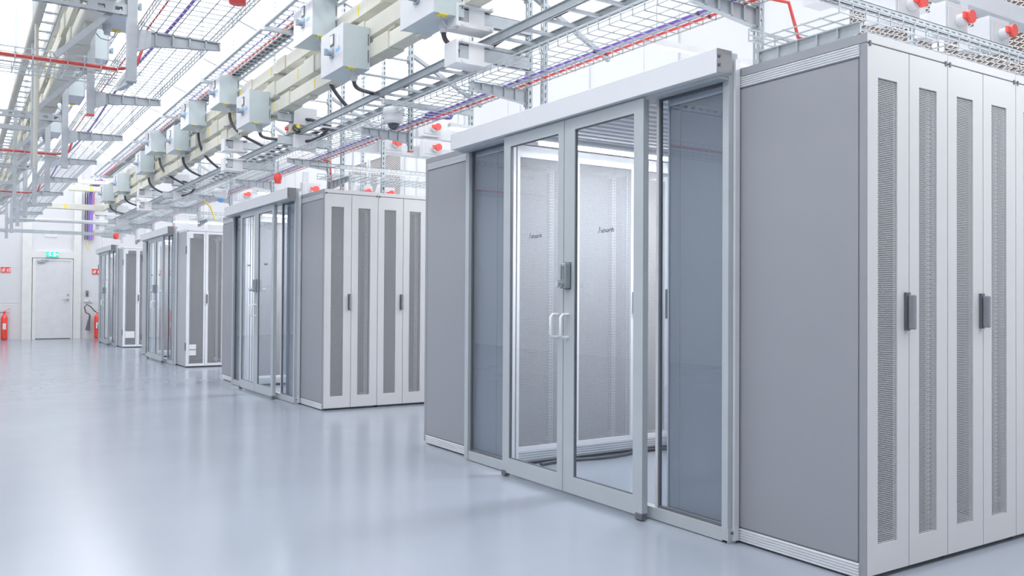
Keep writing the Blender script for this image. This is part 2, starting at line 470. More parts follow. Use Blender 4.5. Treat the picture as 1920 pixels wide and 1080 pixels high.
def make_entrance(label, lock_dark):
    e = thing('sliding_door_entrance', label, 'sliding door', group='sliding door entrances of the pods')
    # local frame: x=0 at the rack side plane, y=0 at the pod's near end
    ya, yb = .702, 3.25
    for y, w in ((ya, .040), (yb-.05, .05)):
        p = MB().box(-.065, y, 0.012, -.004, y+w, 2.372 if y < 1 else 2.25).build('door_post', 'frame', e, bevel=.002)
        MB().box(-.067, y-.004, 0, -.012, y, .07).build('foot_bracket', 'galv', p)
        MB().cyl((-.04, y-.004, .05), (-.04, y-.01, .05), .007, 8).build('foot_bolt', 'dark', p)
    MB().box(-.035, ya-.016, .012, -.004, ya-.002, 2.34).build('edge_profile', 'alu', e)
    MB().box(-.060, ya+.04, .004, -.012, yb-.05, .066).build('bottom_rail', 'frame', e)
    MB().box(-.062, ya+.04, 2.243, -.004, yb-.05, 2.30).build('top_rail', 'frame', e)
    # fixed glass
    for (a, b) in ((ya+.045, 1.210), (2.715, yb-.055)):
        g = MB().box(-.036, a, .075, -.030, b, 2.236).build('side_glass', 'sideglass', e, 'fixed tinted glass')
        s = MB()
        s.box(-.042, a-.004, .066, -.026, a+.008, 2.243).box(-.042, b-.008, .066, -.026, b+.004, 2.243)
        s.box(-.042, a, .066, -.026, b, .078).box(-.042, a, 2.232, -.026, b, 2.243)
        s.build('glazing_gasket', 'dark', g)
    # a stile where the rack meets the fixed glass
    MB().box(-.046, 1.214, .066, -.016, 1.232, 2.243).build('inner_stile', 'alu', e)
    MB().box(-.046, 2.690, .066, -.016, 2.710, 2.243).build('inner_stile', 'alu', e)
    for x in (.012, .045, .078):
        MB().box(x, 2.775, .004, x+.022, 2.806, 2.25).build('jamb_profile', 'white', e, 'white jamb profile')
    # header
    h = MB().box(-.165, ya-.015, 2.254, -.067, yb+.045, 2.374).build('header_box', 'header', e, 'pale grey sliding door header', bevel=.003)
    for y, s in ((ya-.019, 1), (yb+.045, 1)):
        c = MB().box(-.163, y, 2.256, -.066, y+.004, 2.372).build('end_cap', 'steel_plate', h, 'brushed steel end cap')
        sc = MB()
        for z in (2.295, 2.336): sc.cyl((-.150, y-.006, z), (-.150, y+.002, z), .008, 10)
        sc.build('cap_screw', 'dark', c)
    MB().box(-.125, ya, 2.236, -.068, yb, 2.254).build('track', 'frame', h)
    # leaves
    def sleaf(a, b, l0, l1, inner_low):
        z0, z1 = .026, 2.245
        mb = MB().box(-.135, a, z0, -.113, a+l0, z1).box(-.135, b-l1, z0, -.113, b, z1).box(-.135, a+l0, z0, -.113, b-l1, .125).box(-.135, a+l0, 2.175, -.113, b-l1, z1)
        if inner_low: mb.box(-.113, b-.03, z0, -.097, b, z1)
        else: mb.box(-.113, a, z0, -.097, a+.03, z1)
        L = mb.build('sliding_leaf', 'frame', e)
        MB().box(-.127, a+l0, .125, -.122, b-l1, 2.175).build('glass_pane', 'glass', L)
        g = MB(); ga, gb = a+l0, b-l1
        g.box(-.130, ga, .125, -.116, ga+.006, 2.175).box(-.130, gb-.006, .125, -.116, gb, 2.175).box(-.130, ga, .125, -.116, gb, .131).box(-.130, ga, 2.169, -.116, gb, 2.175)
        g.build('glazing_gasket', 'dark', L)
        yo = a if not inner_low else b
        MB().box(-.142, yo-.004 if not inner_low else yo-.045, .004, -.10, yo+.05 if not inner_low else yo+.002, .04).build('floor_guide', 'dark', L, bevel=.004)
        # bow handle near the meeting edge
        yh = (b-.045) if not inner_low else (a+.05)
        mb = MB().tube([(-.135, yh, .945), (-.175, yh, .945), (-.19, yh, .96), (-.19, yh, 1.065), (-.175, yh, 1.08), (-.135, yh, 1.08)], .009, 10)
        mb.build('bow_handle', 'white', L, 'white bow handle')
        return L
    R = sleaf(1.236, 1.940, .076, .102, False); Lf = sleaf(1.946, 2.617, .057, .079, True)
    # keypad lock on the right leaf
    k = MB().box(-.175, 1.872, 1.235, -.135, 1.93, 1.385).build('keypad_lock', 'lock', R, 'push button lock with a knob', bevel=.006)
    MB().box(-.1365, 1.866, 1.229, -.135, 1.936, 1.391).build('lock_backplate', 'dark', k)
    kb = MB()
    for i in range(7):
        for j in (0, 1): kb.cyl((-.175, 1.889+j*.022, 1.295+i*.0115), (-.180, 1.889+j*.022, 1.295+i*.0115), .004, 8)
    kb.build('push_button', 'grip', k)
    MB().cyl((-.175, 1.901, 1.262), (-.192, 1.901, 1.262), .012, 14).cyl((-.192, 1.901, 1.262), (-.222, 1.901, 1.262), .021, 18).build('knob', 'chrome', k)
    MB().box(-.132, 1.9405, .03, -.10, 1.9455, 2.24).build('brush_seal', 'dark', R)
    lettering(R, 1.598, 1.549, .038); lettering(Lf, 2.298, 1.556, .038)
    return e
ent = None
for p in range(4):
    lab = 'glazed double sliding door entrance of the %s rack pod' % PODN[p]
    if ent is None: ent = e = make_entrance(lab, False)
    else: e = copy_tree(ent)
    e['label'] = lab; e.location = (X0-.005, Y0[p], 0)
# aisle roofs, lamps and cold aisle cable
for p in range(4):
    n = max(NEAR[p], FAR[p]); xe = X0 + .6*n
    t = thing('aisle_roof', 'white ribbed roof over the cold aisle of the %s pod' % PODN[p], 'roof', (X0, Y0[p], 2.3), 0, 'cold aisle roofs')
    MB().box(.03, 1.16, .0, xe-X0, 2.86, .02).build('roof_sheet', 'white', t)
    rb = MB()
    y = 1.24
    while y < 2.8:
        rb.box(.03, y, -.016, xe-X0, y+.05, -.0005); y += .1
    rb.build('roof_rib', 'white', t)
    l = thing('aisle_lamp', 'bright lamp tube under the cold aisle roof of the %s pod' % PODN[p], 'lamp', (0, Y0[p]+2.62, 2.25), 0, 'cold aisle lamps')
    MB().box(X0+.12, -.03, 0, xe-.1, .03, .033).build('lamp_housing', 'white', l)
    MB().tube([(X0+.15, 0, -.012), (xe-.14, 0, -.012)], .013, 8).build('lamp_tube', 'led', l)
    ed = MB().box(xe-.02, Y0[p]+1.21, 0, xe, Y0[p]+2.81, 2.28).build('aisle_end_wall', 'rack_white'); tag(ed, 'white end wall closing the cold aisle of the %s pod' % PODN[p], 'panel', 'cold aisle end walls')
pts = [Vector((3.45 + .1*i, 4.93 + .03*math.sin(i*.8) + (.02 if i > 8 else 0), .014)) for i in range(20)]
tag(MB().tube(pts, .012, 8).build('floor_cable', 'black'), 'black cable lying on the cold aisle floor behind the glass doors', 'cable')

# ------------------------------------------------------------------ overhead steel, right-hand line
PX = 3.60
PY = [3.13, 5.33] + [3.13 + 2.1*k for k in range(2, 11)]
def cantilever(parent, x0, x1, zt, name='cantilever_bracket', mat='galv'):
    s = 1 if x1 > x0 else -1
    xs, xe = min(x0, x1), max(x0, x1)
    L = x1 - x0
    mb = MB()
    mb.prism([(x0, zt), (x1, zt), (x1, zt-.05), (x0, zt-.105)], 'y', -.004, .004)
    mb.bar((x0, 0, zt-.003), (x1, 0, zt-.003), .036, .006, (0,0,1))
    mb.bar((x0, 0, zt-.103), (x1, 0, zt-.05), .036, .006, (0,0,1))
    for f in (.02, .22, .42, .62, .82, .985):
        x = x0 + L*f; zb = zt-.105+.055*f
        mb.box(x-.006, -.018, zb, x+.006, .018, zt)
    mb.box(x0, -.03, zt-.12, x0+s*.006, .03, zt+.03)
    return mb.build(name, mat, parent)
def post_bm(zb, zt):
    mb = MB()
    mb.box(-.0205, -.0205, zb, .0205, -.0175, zt).box(-.0205, -.0175, zb, -.0175, .0205, zt).box(.0175, -.0175, zb, .0205, .0205, zt)
    mb.box(-.0175, .0185, zb, -.008, .0205, zt).box(.008, .0185, zb, .0175, .0205, zt)
    return mb
for k, y in enumerate(PY):
    t = thing('support_post', 'galvanised steel post, %s from the camera in the line above the pods' % ORD[k], 'post', (PX, y, 0), 0, 'hanging posts above the pods')
    zb = 2.42 if k % 3 == 0 else 2.56
    post_bm(zb, CZ-.01).build('channel', 'slot_z', t)
    MB().box(-.022, -.022, zb-.006, .022, .022, zb+.004).build('end_cap', 'red', t, 'red plastic end cap')
    cantilever(t, -.021, -.50, 2.735)
    if k % 3 == 0:
        # low bracket towards the camera carrying the cross tray
        mb = MB(); mb.prism([(-.021, 2.50), (-.62, 2.50), (-.62, 2.45), (-.021, 2.40)], 'x', -.004, .004)
        mb.box(-.018, -.62, 2.496, .018, -.021, 2.502)
        for f in (.2, .4, .6, .8): mb.box(-.016, -.021-.6*f-.005, 2.42+.04*f, .016, -.021-.6*f+.005, 2.50)
        mb.build('tray_bracket', 'galv', t)
    # upper cantilever carrying the busbars
    for z in (3.255, 3.445, 3.68):
        MB().bar((-.021, 0, z-.026), (-.66, 0, z-.026), .041, .012).box(-.03, -.03, z-.05, -.02, .03, z+.02).build('busbar_bracket', 'galv', t)
    MB().bar((.0, .03, 3.50), (.80, .03, 3.10), .035, .035).build('brace', 'galv_dim', t)
    if k % 3 != 2:
        for z0, z1 in ((2.865, 2.99), (3.125, 3.245)):
            arm = MB().box(-.62, -.04, z0+.012, -.021, -.036, z1-.012).box(-.62, -.04, z0+.012, -.021, .0, z0+.016).box(-.62, -.04, z1-.016, -.021, 0, z1-.012).build('arm', 'galv', t)
            if k % 3 == 1:
                c = MB()
                c.box(-.668, -.075, z0-.03, -.650, .10, z1+.01)
                c.box(-.650, -.075, z1-.004, -.36, .10, z1+.01).box(-.650, -.075, z0-.03, -.36, .10, z0+.004)
                c.box(-.55, -.046, z0+.004, -.42, -.040, z1-.004)
                for x in (-.62, -.38):
                    for z in (z0-.012, z1+.008): c.cyl((x, -.075, z), (x, -.088, z), .013, 10)
                c.build('clamp_block', 'white', arm, 'white clamp block on the end of the arm')
            else:
                c = MB().box(-.452, -.085, z0-.02, -.185, .10, z0+.134 if z0 < 3 else z1+.06).build('junction_box', 'plastic', arm, 'pale grey box on the end of the arm', bevel=.004)
    
def busbar(label, x0, x1, z0, z1, y0, y1, joints, kdel):
    t = thing('busbar', label, 'busbar', (0, y0, z0), 0, 'beige busbars')
    L = y1-y0; h = z1-z0
    MB().box(x0, 0, 0, x1, L, h).build('duct', 'bus', t, bevel=.004)
    j = 0; y = kdel
    while y < L-.2:
        MB().box(x0-.014, y, -.012, x1+.014, y+.30, h+.012).build('joint_block', 'bus' if j % 2 else 'bus_joint', t, bevel=.004)
        MB().box(x0-.004, y+.5, .02, x0-.0, y+.53, h-.02).build('yellow_mark', 'yellow', t)
        MB().box(x0+.02, y+.7, -.03, x1-.02, y+.82, 0.).build('tap_cover', 'bus_joint', t)
        y += joints; j += 1
    return t
busbar('lowest of the three beige busbars running above the pods', 3.0, 3.13, 3.257, 3.385, 3.6, 22.9, 1.26, .4)
busbar('middle of the three beige busbars running above the pods', 3.0, 3.13, 3.447, 3.600, 3.6, 22.9, 1.26, .9)
busbar('topmost of the three beige busbars running above the pods', 3.0, 3.13, 3.682, 3.815, 3.6, 22.9, 1.26, .55)

# tap-off boxes
XB = 2.75
def make_tap(label):
    t = thing('tap_off_box', label, 'switch box', group='tap-off boxes on the busbars')
    w, d_, h = .52, .25, .368
    MB().box(.012, 0, 0, d_, w, h).build('case', 'boxside', t, bevel=.002)
    dr = MB().box(0, -.004, -.004, .012, w+.004, h+.004).build('door', 'boxdoor', t, 'white door', bevel=.002)
    m = MB().box(-.008, .20, .225, .0, .285, .325).build('meter', 'dark', dr, bevel=.002)
    MB().box(-.010, .212, .240, -.008, .273, .312).build('meter_window', 'white', m)
    s = MB().cyl((0, .245, .165), (-.012, .245, .165), .045, 20).box(-.012, .205, .12, -.008, .285, .21).build('rotary_switch', 'knob', dr)
    MB().cyl((-.012, .245, .165), (-.05, .245, .165), .030, 16).box(-.075, .235, .135, -.045, .255, .195).build('switch_grip', 'knob', s, bevel=.004)
    MB().box(-.002, .07, .155, 0, .16, .185).build('blue_label', 'blue', dr)
    MB().box(-.002, .09, .20, 0, .14, .29).build('white_label', 'paper', dr)
    MB().box(.05, -.003, -.006, .12, .06, .0).build('yellow_tag', 'yellow', t)
    cl = MB()
    cl.box(d_, .02, .05, d_+.006, w-.02, h-.05); cl.box(d_-.02, -.003, .06, d_-.012, .0, .17).box(d_-.02, -.003, .21, d_-.012, .0, .31)
    cl.build('latch', 'dark', t)
    MB().cyl((.17, .16, 0), (.17, .16, -.05), .034, 16).cyl((.17, .16, -.05), (.17, .16, -.08), .026, 16).build('cable_gland', 'plastic', t)
    MB().tube([(.09, .05, -.002), (.10, .04, -.05), (.14, .03, -.09), (.20, .02, -.08), (.25, .02, -.03)], .004, 6).build('earth_wire', 'galv_dim', t)
    return t
TAPS = [(5.264, 3.16), (7.676, 3.62), (6.914, 3.154), (11.02, 3.613), (9.70, 3.147), (12.71, 3.626), (13.71, 3.409), (15.53, 3.642), (16.50, 3.414), (19.10, 3.33), (21.13, 3.32)]
TAPL = ['white-doored tap-off box highest in the photo, cut off by the top edge', 'upper tap-off box just behind and above the second box, on the top busbar',
        'large white-doored tap-off box hanging low over the aisle, blue label by its switch', 'third upper tap-off box from the camera, on the top busbar', 'second lower tap-off box from the camera, hanging level with its blue label',
        'fourth upper tap-off box from the camera, on the top busbar', 'tap-off box on the middle busbar just before the third pod', 'small upper tap-off box above the third pod',
        'tap-off box on the middle busbar above the third pod', 'second farthest tap-off box on the busbars', 'farthest tap-off box on the busbars, by the far wall']
tap = None
for i, (y, z) in enumerate(TAPS):
    if tap is None: tap = t = make_tap(TAPL[i])
    else: t = copy_tree(tap)
    t['label'] = TAPL[i]; t.location = (XB, y, z)
    # cable from the gland down to the ladder
    a = Vector((XB+.17, y+.16, z-.07))
    e = Vector((3.36, y+.52 if i not in (3, 7) else y-.05, 3.075))
    drop = a.z - e.z
    pts = []
    c1 = Vector((a.x, a.y, a.z-.10-.45*max(0, drop))); c2 = Vector((e.x-.20, e.y-.12, e.z+.0+.2*max(0, drop)))
    for k in range(15):
        u = k/14
        pts.append(a*(1-u)**3 + c1*3*u*(1-u)**2 + c2*3*u*u*(1-u) + e*u**3)
    tag(MB().tube(pts, .019, 8).build('power_cable', 'black'), 'black cable hanging from the %s' % TAPL[i].split(',')[0], 'cable', 'black cables from the tap-off boxes')

# cable ladder
t = thing('cable_ladder', 'galvanised cable ladder running along above the pods beneath the busbars', 'cable ladder', (0, 0, 3.0))
for x in (3.22, 3.52):
    MB().box(x-.004, 3.0, 0, x+.004, 24, .06).box(x-.018, 3.0, .054, x+.018, 24, .06).box(x-.018, 3.0, 0, x+.018, 24, .006).build('side_rail', 'galv', t)
rg = [MB().box(3.224, y, .008, 3.516, y+.03, .026) for y in [3.1+.25*k for k in range(84)]]
for r in rg: r.build('rung', 'galv', t)
def run(name, mat, pts, r, label, cat='cable', group=None):
    return tag(MB().tube(pts, r, 8).build(name, mat), label, cat, group)
for i, (x, ya, yb, w) in enumerate(((3.30, 3.6, 7.5, 'near'), (3.42, 9.0, 14.0, 'middle'), (3.36, 15.0, 22.0, 'far'))):
    pts = [(x + .02*math.sin(k*1.3), ya+(yb-ya)*k/24, 3.056+.005*math.sin(k*2.1)) for k in range(25)]
    run('ladder_cable', 'black', pts, .02, 'black cable lying along the %s stretch of the cable ladder' % w, 'cable', 'cables on the ladder')
for y, w in ((9.43, 'second'), (15.73, 'third')):
    for z, v in ((2.93, 'lower'), (3.18, 'upper')):
        run('arm_cable', 'black', [(3.27, y-.05, z), (3.33, y-.12, z+(-.01 if v == 'upper' else .0)), (3.40, y-.26, z-.06 if v == 'upper' else z+.03), (3.43, y-.45, 3.05)], .019,
            'black cable looping from the %s grey box at the %s pod onto the ladder' % (v, w), 'cable', 'cables from the grey boxes')

def basket(name, label, x0, x1, z, y0, y1, h=.06, pitch=.1, step=.1, r=.0028, cat='cable tray', loc=None, axis='y', mat='galv_wire', group='wire basket trays'):
    t = thing(name, label, cat, (0, 0, z), 0, group)
    def P(a, b, c): return (a, b, c) if axis == 'y' else (b, a, c)
    mb = MB(); n = max(1, round((x1-x0)/pitch))
    for k in range(n+1): 
        a = x0+(x1-x0)*k/n; mb.bar(P(a, y0, 0), P(a, y1, 0), 2*r, 2*r)
    mb.build('floor_wire', mat, t)
    sw = MB()
    for a in (x0, x1):
        for q in (.5, 1.): sw.bar(P(a, y0, h*q), P(a, y1, h*q), 2*r*(1 if q < 1 else 1.25), 2*r*(1 if q < 1 else 1.25))
    sw.build('side_wire', mat, t)
    cw = MB(); y = y0
    while y <= y1:
        cw.bar(P(x0, y, -.005), P(x1, y, -.005), 2*r, 2*r); 
        for a in (x0, x1): cw.bar(P(a, y, 0), P(a, y, h), 2*r, 2*r, (1,0,0) if axis == 'y' else (0,1,0))
        y += step
    cw.build('cross_wire', mat, t)
    return t
basket('wire_basket_tray', 'long wire basket tray with purple and red cables above the pod doors', 3.12, 3.56, 2.746, 1.6, 24.5)
def ties(pts, r, every, parent):
    mb = MB()
    for k in range(0, len(pts), every):
        p = Vector(pts[k]); mb.cyl(p-Vector((0,.008,0)), p+Vector((0,.008,0)), r, 8)
    return mb.build('cable_tie', 'dark', parent)
pts = [(3.42+.008*math.sin(k*.7), 1.6+.45*k, 2.756) for k in range(50)]
o = run('purple_cable', 'purple', pts, .009, 'purple cable in the wire basket above the pod doors'); ties(pts, .012, 2, o)
pts = [(3.515+.006*math.sin(k*.9), 1.6+.45*k, 2.756) for k in range(50)]
o = run('red_cable', 'redcable', pts, .009, 'red cable in the wire basket above the pod doors'); ties(pts, .012, 2, o)
run('red_drop_cable', 'redcable', [(3.52, 3.02, 2.75), (3.66, 2.98, 2.74), (3.70, 2.97, 2.62), (3.71, 2.96, 2.56), (3.80, 2.93, 2.53), (4.2, 2.93, 2.527), (5.2, 2.92, 2.527)], .009, 'red cable dropping from the basket to the tray over the nearest racks')
run('red_drop_cable', 'redcable', [(3.51, 9.38, 2.74), (3.56, 9.3, 2.72), (3.56, 9.28, 2.6), (3.57, 9.27, 2.5)], .008, 'red cable dropping beside the post of the second pod')
# cross trays and struts over the near rows
for p, w in ((0, 'nearest'), (1, 'second'), (2, 'third')):
    y = Y0[p]
    basket('wire_basket_tray', 'wire basket tray running over the near racks of the %s pod' % w, y+.30, y+.84, 2.512, 3.42, 6.6, axis='x')
    s = MB().box(0, -.0205, -.0205, 3.4, -.0175, .0205).box(0, -.0205, .0175, 3.4, .0205, .0205).box(0, -.0205, -.0205, 3.4, .0205, -.0175).build('strut_rail', 'slot_x')
    s.location = (3.16, y+.36, 2.60)
    tag(s, 'slotted steel strut over the near racks of the %s pod' % w, 'strut', 'slotted struts over the pods')
for p, w in ((0, 'nearest'), (1, 'second'), (2, 'third')):
    y = Y0[p]+.93
    t = busbar('beige-grey socket busbar over the near racks of the %s pod' % w, 0, .1, 2.95, 3.07, 0, .01, 9, 9)
    for c in list(t.children): bpy.data.objects.remove(c)
    t['group'] = 'socket busbars'
    t.location = (0, 0, 0)
    zd = .36 if p == 0 else 0.
    MB().box(3.9, y+.25, 2.95+zd, WX-.3, y+.37, 3.08+zd).build('duct', 'plastic', t, bevel=.003)
    for x in (4.15, 6.6): MB().box(x-.02, y+.29, 3.08+zd, x+.02, y+.33, CZ-.2 if p != 1 else 3.20).build('hanger', 'slot_z', t)
    xs = ((4.38, 'first'), (4.98, 'second'), (5.53, 'third'), (6.06, 'fourth')) if p == 0 else ((4.42, 'first'), (4.96, 'second'))
    for x, q in xs:
        b = thing('socket_box', 'pale grey box with a red socket, %s from the aisle above the %s pod' % (q, w), 'socket box', (x, y, 2.92), 0, 'red socket boxes')
        MB().box(-.15, 0, 0, .11, .11, .21).build('case', 'plastic', b, bevel=.004)
        MB().box(-.13, -.008, .03, .095, 0, .18).build('clear_cover', 'clear_grey', b, bevel=.003)
        r = MB().cyl((-.01, 0, .10), (-.01, -.06, .10), .040, 18).build('socket', 'plastic', b)
        rr = MB().cyl((.02, -.06, .115), (.02, -.085, .115), .043, 20).box(-.06, -.075, .095, .0, -.06, .135).build('socket_lid', 'red', r, 'red socket lid')
        MB().box(-.10, .11, .03, .06, .25, .18).box(-.06, .24, .1, .02, .27, .2 if p else .39).build('mount', 'plastic', b)
for x, y, w in ((4.26, 7.33, 'between the nearest and second pods'), (4.27, 9.43, 'above the second pod near row'), (4.9, 11.53, 'above the second pod far row'), (3.74, 5.33, 'beside the arms of the nearest pod'), (3.76, 9.43, 'beside the arms of the second pod'), (5.60, 3.50, 'behind the red sockets of the nearest pod')):
    t = thing('slotted_upright', 'perforated steel upright %s' % w, 'upright', (x, y, 0), 0, 'perforated uprights')
    post_bm(2.40, CZ-.01).build('channel', 'slot_z', t)
    MB().box(-.022, -.022, 2.394, .022, .022, 2.402).build('end_cap', 'galv_dim', t)
bx = thing('socket_box', 'pale grey red-socket box on the upper busbar of the second pod', 'socket box', (4.95, 9.43, 3.17), 0, 'red socket boxes')
src = [o for o in COL.objects if o.name.startswith('socket_box') and o.parent is None][0]
for c in src.children: copy_tree(c, bx)
for q, (x, z, w) in enumerate(((4.19, 2.755, 'first'), (4.57, 2.757, 'second'), (4.98, 2.775, 'third'), (5.34, 2.775, 'fourth'))):
    b2 = thing('socket_box', 'pale grey red-socket box over the far row of the second pod, %s from the aisle' % w, 'socket box', (x, 11.6, z-.185), 0, 'red socket boxes')
    for c in src.children: copy_tree(c, b2)
bb = busbar('upper socket busbar above the second pod', 0, .1, 2.95, 3.07, 0, .01, 9, 9)
for c in list(bb.children): bpy.data.objects.remove(c)
bb['group'] = 'socket busbars'; bb.location = (0, 0, 0)
MB().box(3.9, 9.69, 3.20, WX-.3, 9.80, 3.33).build('duct', 'plastic', bb)
# light battens above the racks
for i, (x0, x1, y, z, w) in enumerate(((3.75, 6.2, 4.2, 2.83, 'over the cold aisle roof of the nearest pod'), (3.72, 6.2, 9.52, 2.665, 'over the near row of the second pod'),
                                       (4.0, 6.6, 7.3, 2.82, 'between the nearest and second pods'), (4.0, 6.6, 13.6, 2.82, 'between the second and third pods'), (4.0, 6.6, 19.9, 2.82, 'between the third and farthest pods'), (4.0, 6.5, 12.1, 2.70, 'over the far row of the second pod'))):
    t = thing('light_batten', 'slim white light batten %s' % w, 'lamp', (0, y, z), 0, 'light battens')
    MB().box(x0, -.03, .012, x1, .03, .05).build('batten_body', 'white', t)
    hot = i in (2, 3, 4); q = .02 if hot else .007
    MB().box(x0+.02, -q, -.012 if hot else .004, x1-.02, q, .012).build('batten_lamp', 'led_hot' if hot else 'led_soft', t)
    for x in (x0+.1, x1-.1): MB().bar((x, 0, .05), (x, 0, CZ-.01), .004, .004, (1,0,0)).build('hanging_wire', 'galv_dim', t)
# upper tray full of cables
t = thing('cable_tray', 'high cable tray packed with black grey and red cables above the tap-off boxes', 'cable tray', (0, 0, 3.98))
MB().tube([(2.68, 5.0, .02), (2.68, 22.6, .02)], .020, 10).build('side_rail', 'galv', t)
MB().box(3.05, 5.0, 0, 3.075, 22.6, .06).build('side_rail', 'galv', t)
for k in range(118): 
    if k < 100: MB().box(2.68, 5.05+k*.15, -.006, 3.06, 5.065+k*.15, .006).build('rung', 'galv', t)
fw = MB()
for x in (2.76, 2.84): fw.bar((x, 5.0, 0), (x, 22.6, 0), .006, .006)
fw.build('floor_wire', 'galv_wire', t)
for i, (x, m, r, w) in enumerate(((2.80, 'purple', .008, 'thin purple cable'), (2.885, 'redcable', .013, 'red cable'), (2.92, 'galv_dim', .010, 'grey cable nearest the red one'), (2.945, 'black', .012, 'black cable beside the red and grey ones'), (2.97, 'galv_dim', .011, 'second grey cable'), (2.995, 'dark', .012, 'dark cable towards the busbar side'), (3.02, 'galv_dim', .011, 'grey cable against the busbar side rail'))):
    pts = [(x+.004*math.sin(k*.9+i), 5.0+.7*k, 4.005+.003*math.sin(k+i)) for k in range(26)]
    run('tray_cable', m, pts, r, '%s in the high tray above the tap-off boxes' % w, 'cable', 'cables in the high tray')
for k in range(7):
    y = 6.2+2.6*k
    t = thing('tray_hanger', 'white hanger of the high cable tray, %s from the camera' % ORD[k], 'hanger', (0, y, 0), 0, 'hangers of the high tray')
    MB().box(2.64, -.02, 3.93, 3.30, .02, 3.965).build('cross_arm', 'galv', t)
    MB().box(2.60, -.02, 3.93, 2.64, .02, CZ-.2).build('drop_rod', 'truss', t)

# dome camera with its strut, beacons, cable coil
s = MB().box(-.45, -.02, -.02, .42, .02, .02).build('strut_rail', 'galv'); s.location = (3.50, 6.74, 2.855); tag(s, 'short steel strut carrying the dome camera', 'strut')
def dome(x, y, z, label, blue=False):
    t = thing('dome_camera', label, 'camera', (x, y, z))
    MB().lathe((0,0,0), [(.088,0), (.092,-.01), (.092,-.055), (.084,-.062), (.084,-.10), (.075,-.125), (.055,-.135)], 28).build('housing', 'white', t)
    MB().lathe((0,0,0), [(.052,-.134), (.05,-.15), (.04,-.170), (.022,-.184), (.006,-.188)], 24).build('dome_window', 'blue' if blue else 'dome', t, 'dark dome window' if not blue else 'blue dome window')
    MB().box(-.03,-.03,0,.03,.03,.03).build('mount', 'galv_dim', t)
    return t
dome(3.15, 6.74, 2.806, 'white security dome camera hanging over the aisle before the nearest pod doors')
dome(3.15, 12.47, 2.70, 'small white dome camera with a blue window above the second pod', True)
def beacon(x, y, z, label, r=.055, h=.11, stem=.2):
    t = thing('alarm_beacon', label, 'alarm beacon', (x, y, z), 0, 'red alarm beacons')
    MB().lathe((0,0,0), [(r*.95,0), (r,-.01), (r,-h*.55), (r*.86,-h*.6), (r*.80,-h*.97), (r*.5,-h)], 22).build('lens', 'red', t)
    MB().lathe((0,0,0), [(r*.8,.012), (r*.8,0)], 18).build('base', 'red', t)
    MB().cyl((0,0,.012), (0,0,stem), .008, 8).build('stem', 'galv_dim', t)
    return t
beacon(3.10, 9.75, 2.585, 'red alarm beacon hanging over the doors of the second pod', .045, .105, .155)
beacon(3.10, 21.65, 2.62, 'small red alarm beacon hanging over the farthest pod', .06, .13, .125)
beacon(1.38, 5.13, 3.02, 'red alarm beacon under the left basket tray at the top edge of the photo', .06, .115, .03)
pts = [(3.62+.11*math.cos(a*2*PI/20)*(1+.05*(a//20)), 6.8+.11*math.sin(a*2*PI/20)*(1+.05*(a//20)), 2.80+.004*(a//20)+.01*math.sin(a*.9)) for a in range(61)]
run('cable_coil', 'purple', pts, .008, 'coil of purple cable on the tray strut beside the dome camera', 'cable')
cb = thing('valve_box', 'beige control box with a black hose and yellow knob between two grey boxes', 'control box', (3.12, 9.36, 3.01))
MB().box(-.02, 0, 0, .18, .12, .10).build('case', 'bus_joint', cb, bevel=.01)
MB().tube([(.03, -.01, .08), (.02, -.02, .04), (.05, -.03, .01), (.12, -.03, .02), (.14, -.02, .08)], .012, 8).build('hose', 'black', cb)
MB().cyl((.07, -.005, .075), (.07, -.04, .075), .022, 14).build('yellow_knob', 'yellow', cb)
MB().cyl((-.02, .05, .05), (-.05, .05, .05), .022, 14).build('red_button', 'red', cb)

# ------------------------------------------------------------------ overhead steel, left-hand line
LX = .97
LY = [6.2 + 2.1*k for k in range(9)]
LB = [2.615, 2.76, 2.56, 2.52, 2.52, 2.5, 2.5, 2.5, 2.5]
for k, y in enumerate(LY):
    t = thing('support_post', 'galvanised steel post, %s from the camera in the left hanging line' % ORD[k], 'post', (LX, y, 0), 0, 'hanging posts on the left')
    mb = post_bm(LB[k], CZ-.01)
    for i, v in enumerate(mb.v): mb.v[i] = (v[0]*1.5, v[1]*1.5, v[2])
    mb.build('channel', 'galv_dim', t)
    MB().box(-.033, -.033, LB[k]-.006, .033, .033, LB[k]+.004).build('end_cap', 'red' if k == 1 else 'galv_dim', t)
    cantilever(t, .031, .58, 2.965, mat='galv_dim')
    MB().prism([(.031, 2.965), (.12, 2.965), (.12, 2.86), (.031, 2.82)], 'y', -.02, .02).build('bracket_root', 'galv', t)
    if k % 2 == 0:
        MB().prism([(.03, 2.70), (.55, 2.70), (.55, 2.66), (.03, 2.60)], 'x', -.02, .02).build('tray_bracket', 'galv', t)
        MB().bar((-.02, 0, 3.085), (-2.4, 0, 3.085), .041, .07).build('cross_strut', 'slot_big', t)
    MB().bar((-.02, .03, 3.17), (-.45, .03, 2.72), .035, .035).build('brace', 'galv_dim', t)
basket('wire_basket_tray', 'wire basket tray on brackets high on the left with a purple cable', 1.03, 1.53, 2.978, 4.2, 23, group='wire basket trays')
pts = [(1.19+.02*math.sin(k*.5), 4.2+.4*k, 2.996) for k in range(47)]
run('purple_cable', 'purple', pts, .011, 'purple cable in the left wire basket')
pts = [(1.07+.006*math.sin(k*.5), 4.2+.4*k, 2.991) for k in range(47)]
run('red_cable', 'redcable', pts, .006, 'thin red cable along the post side of the left wire basket')
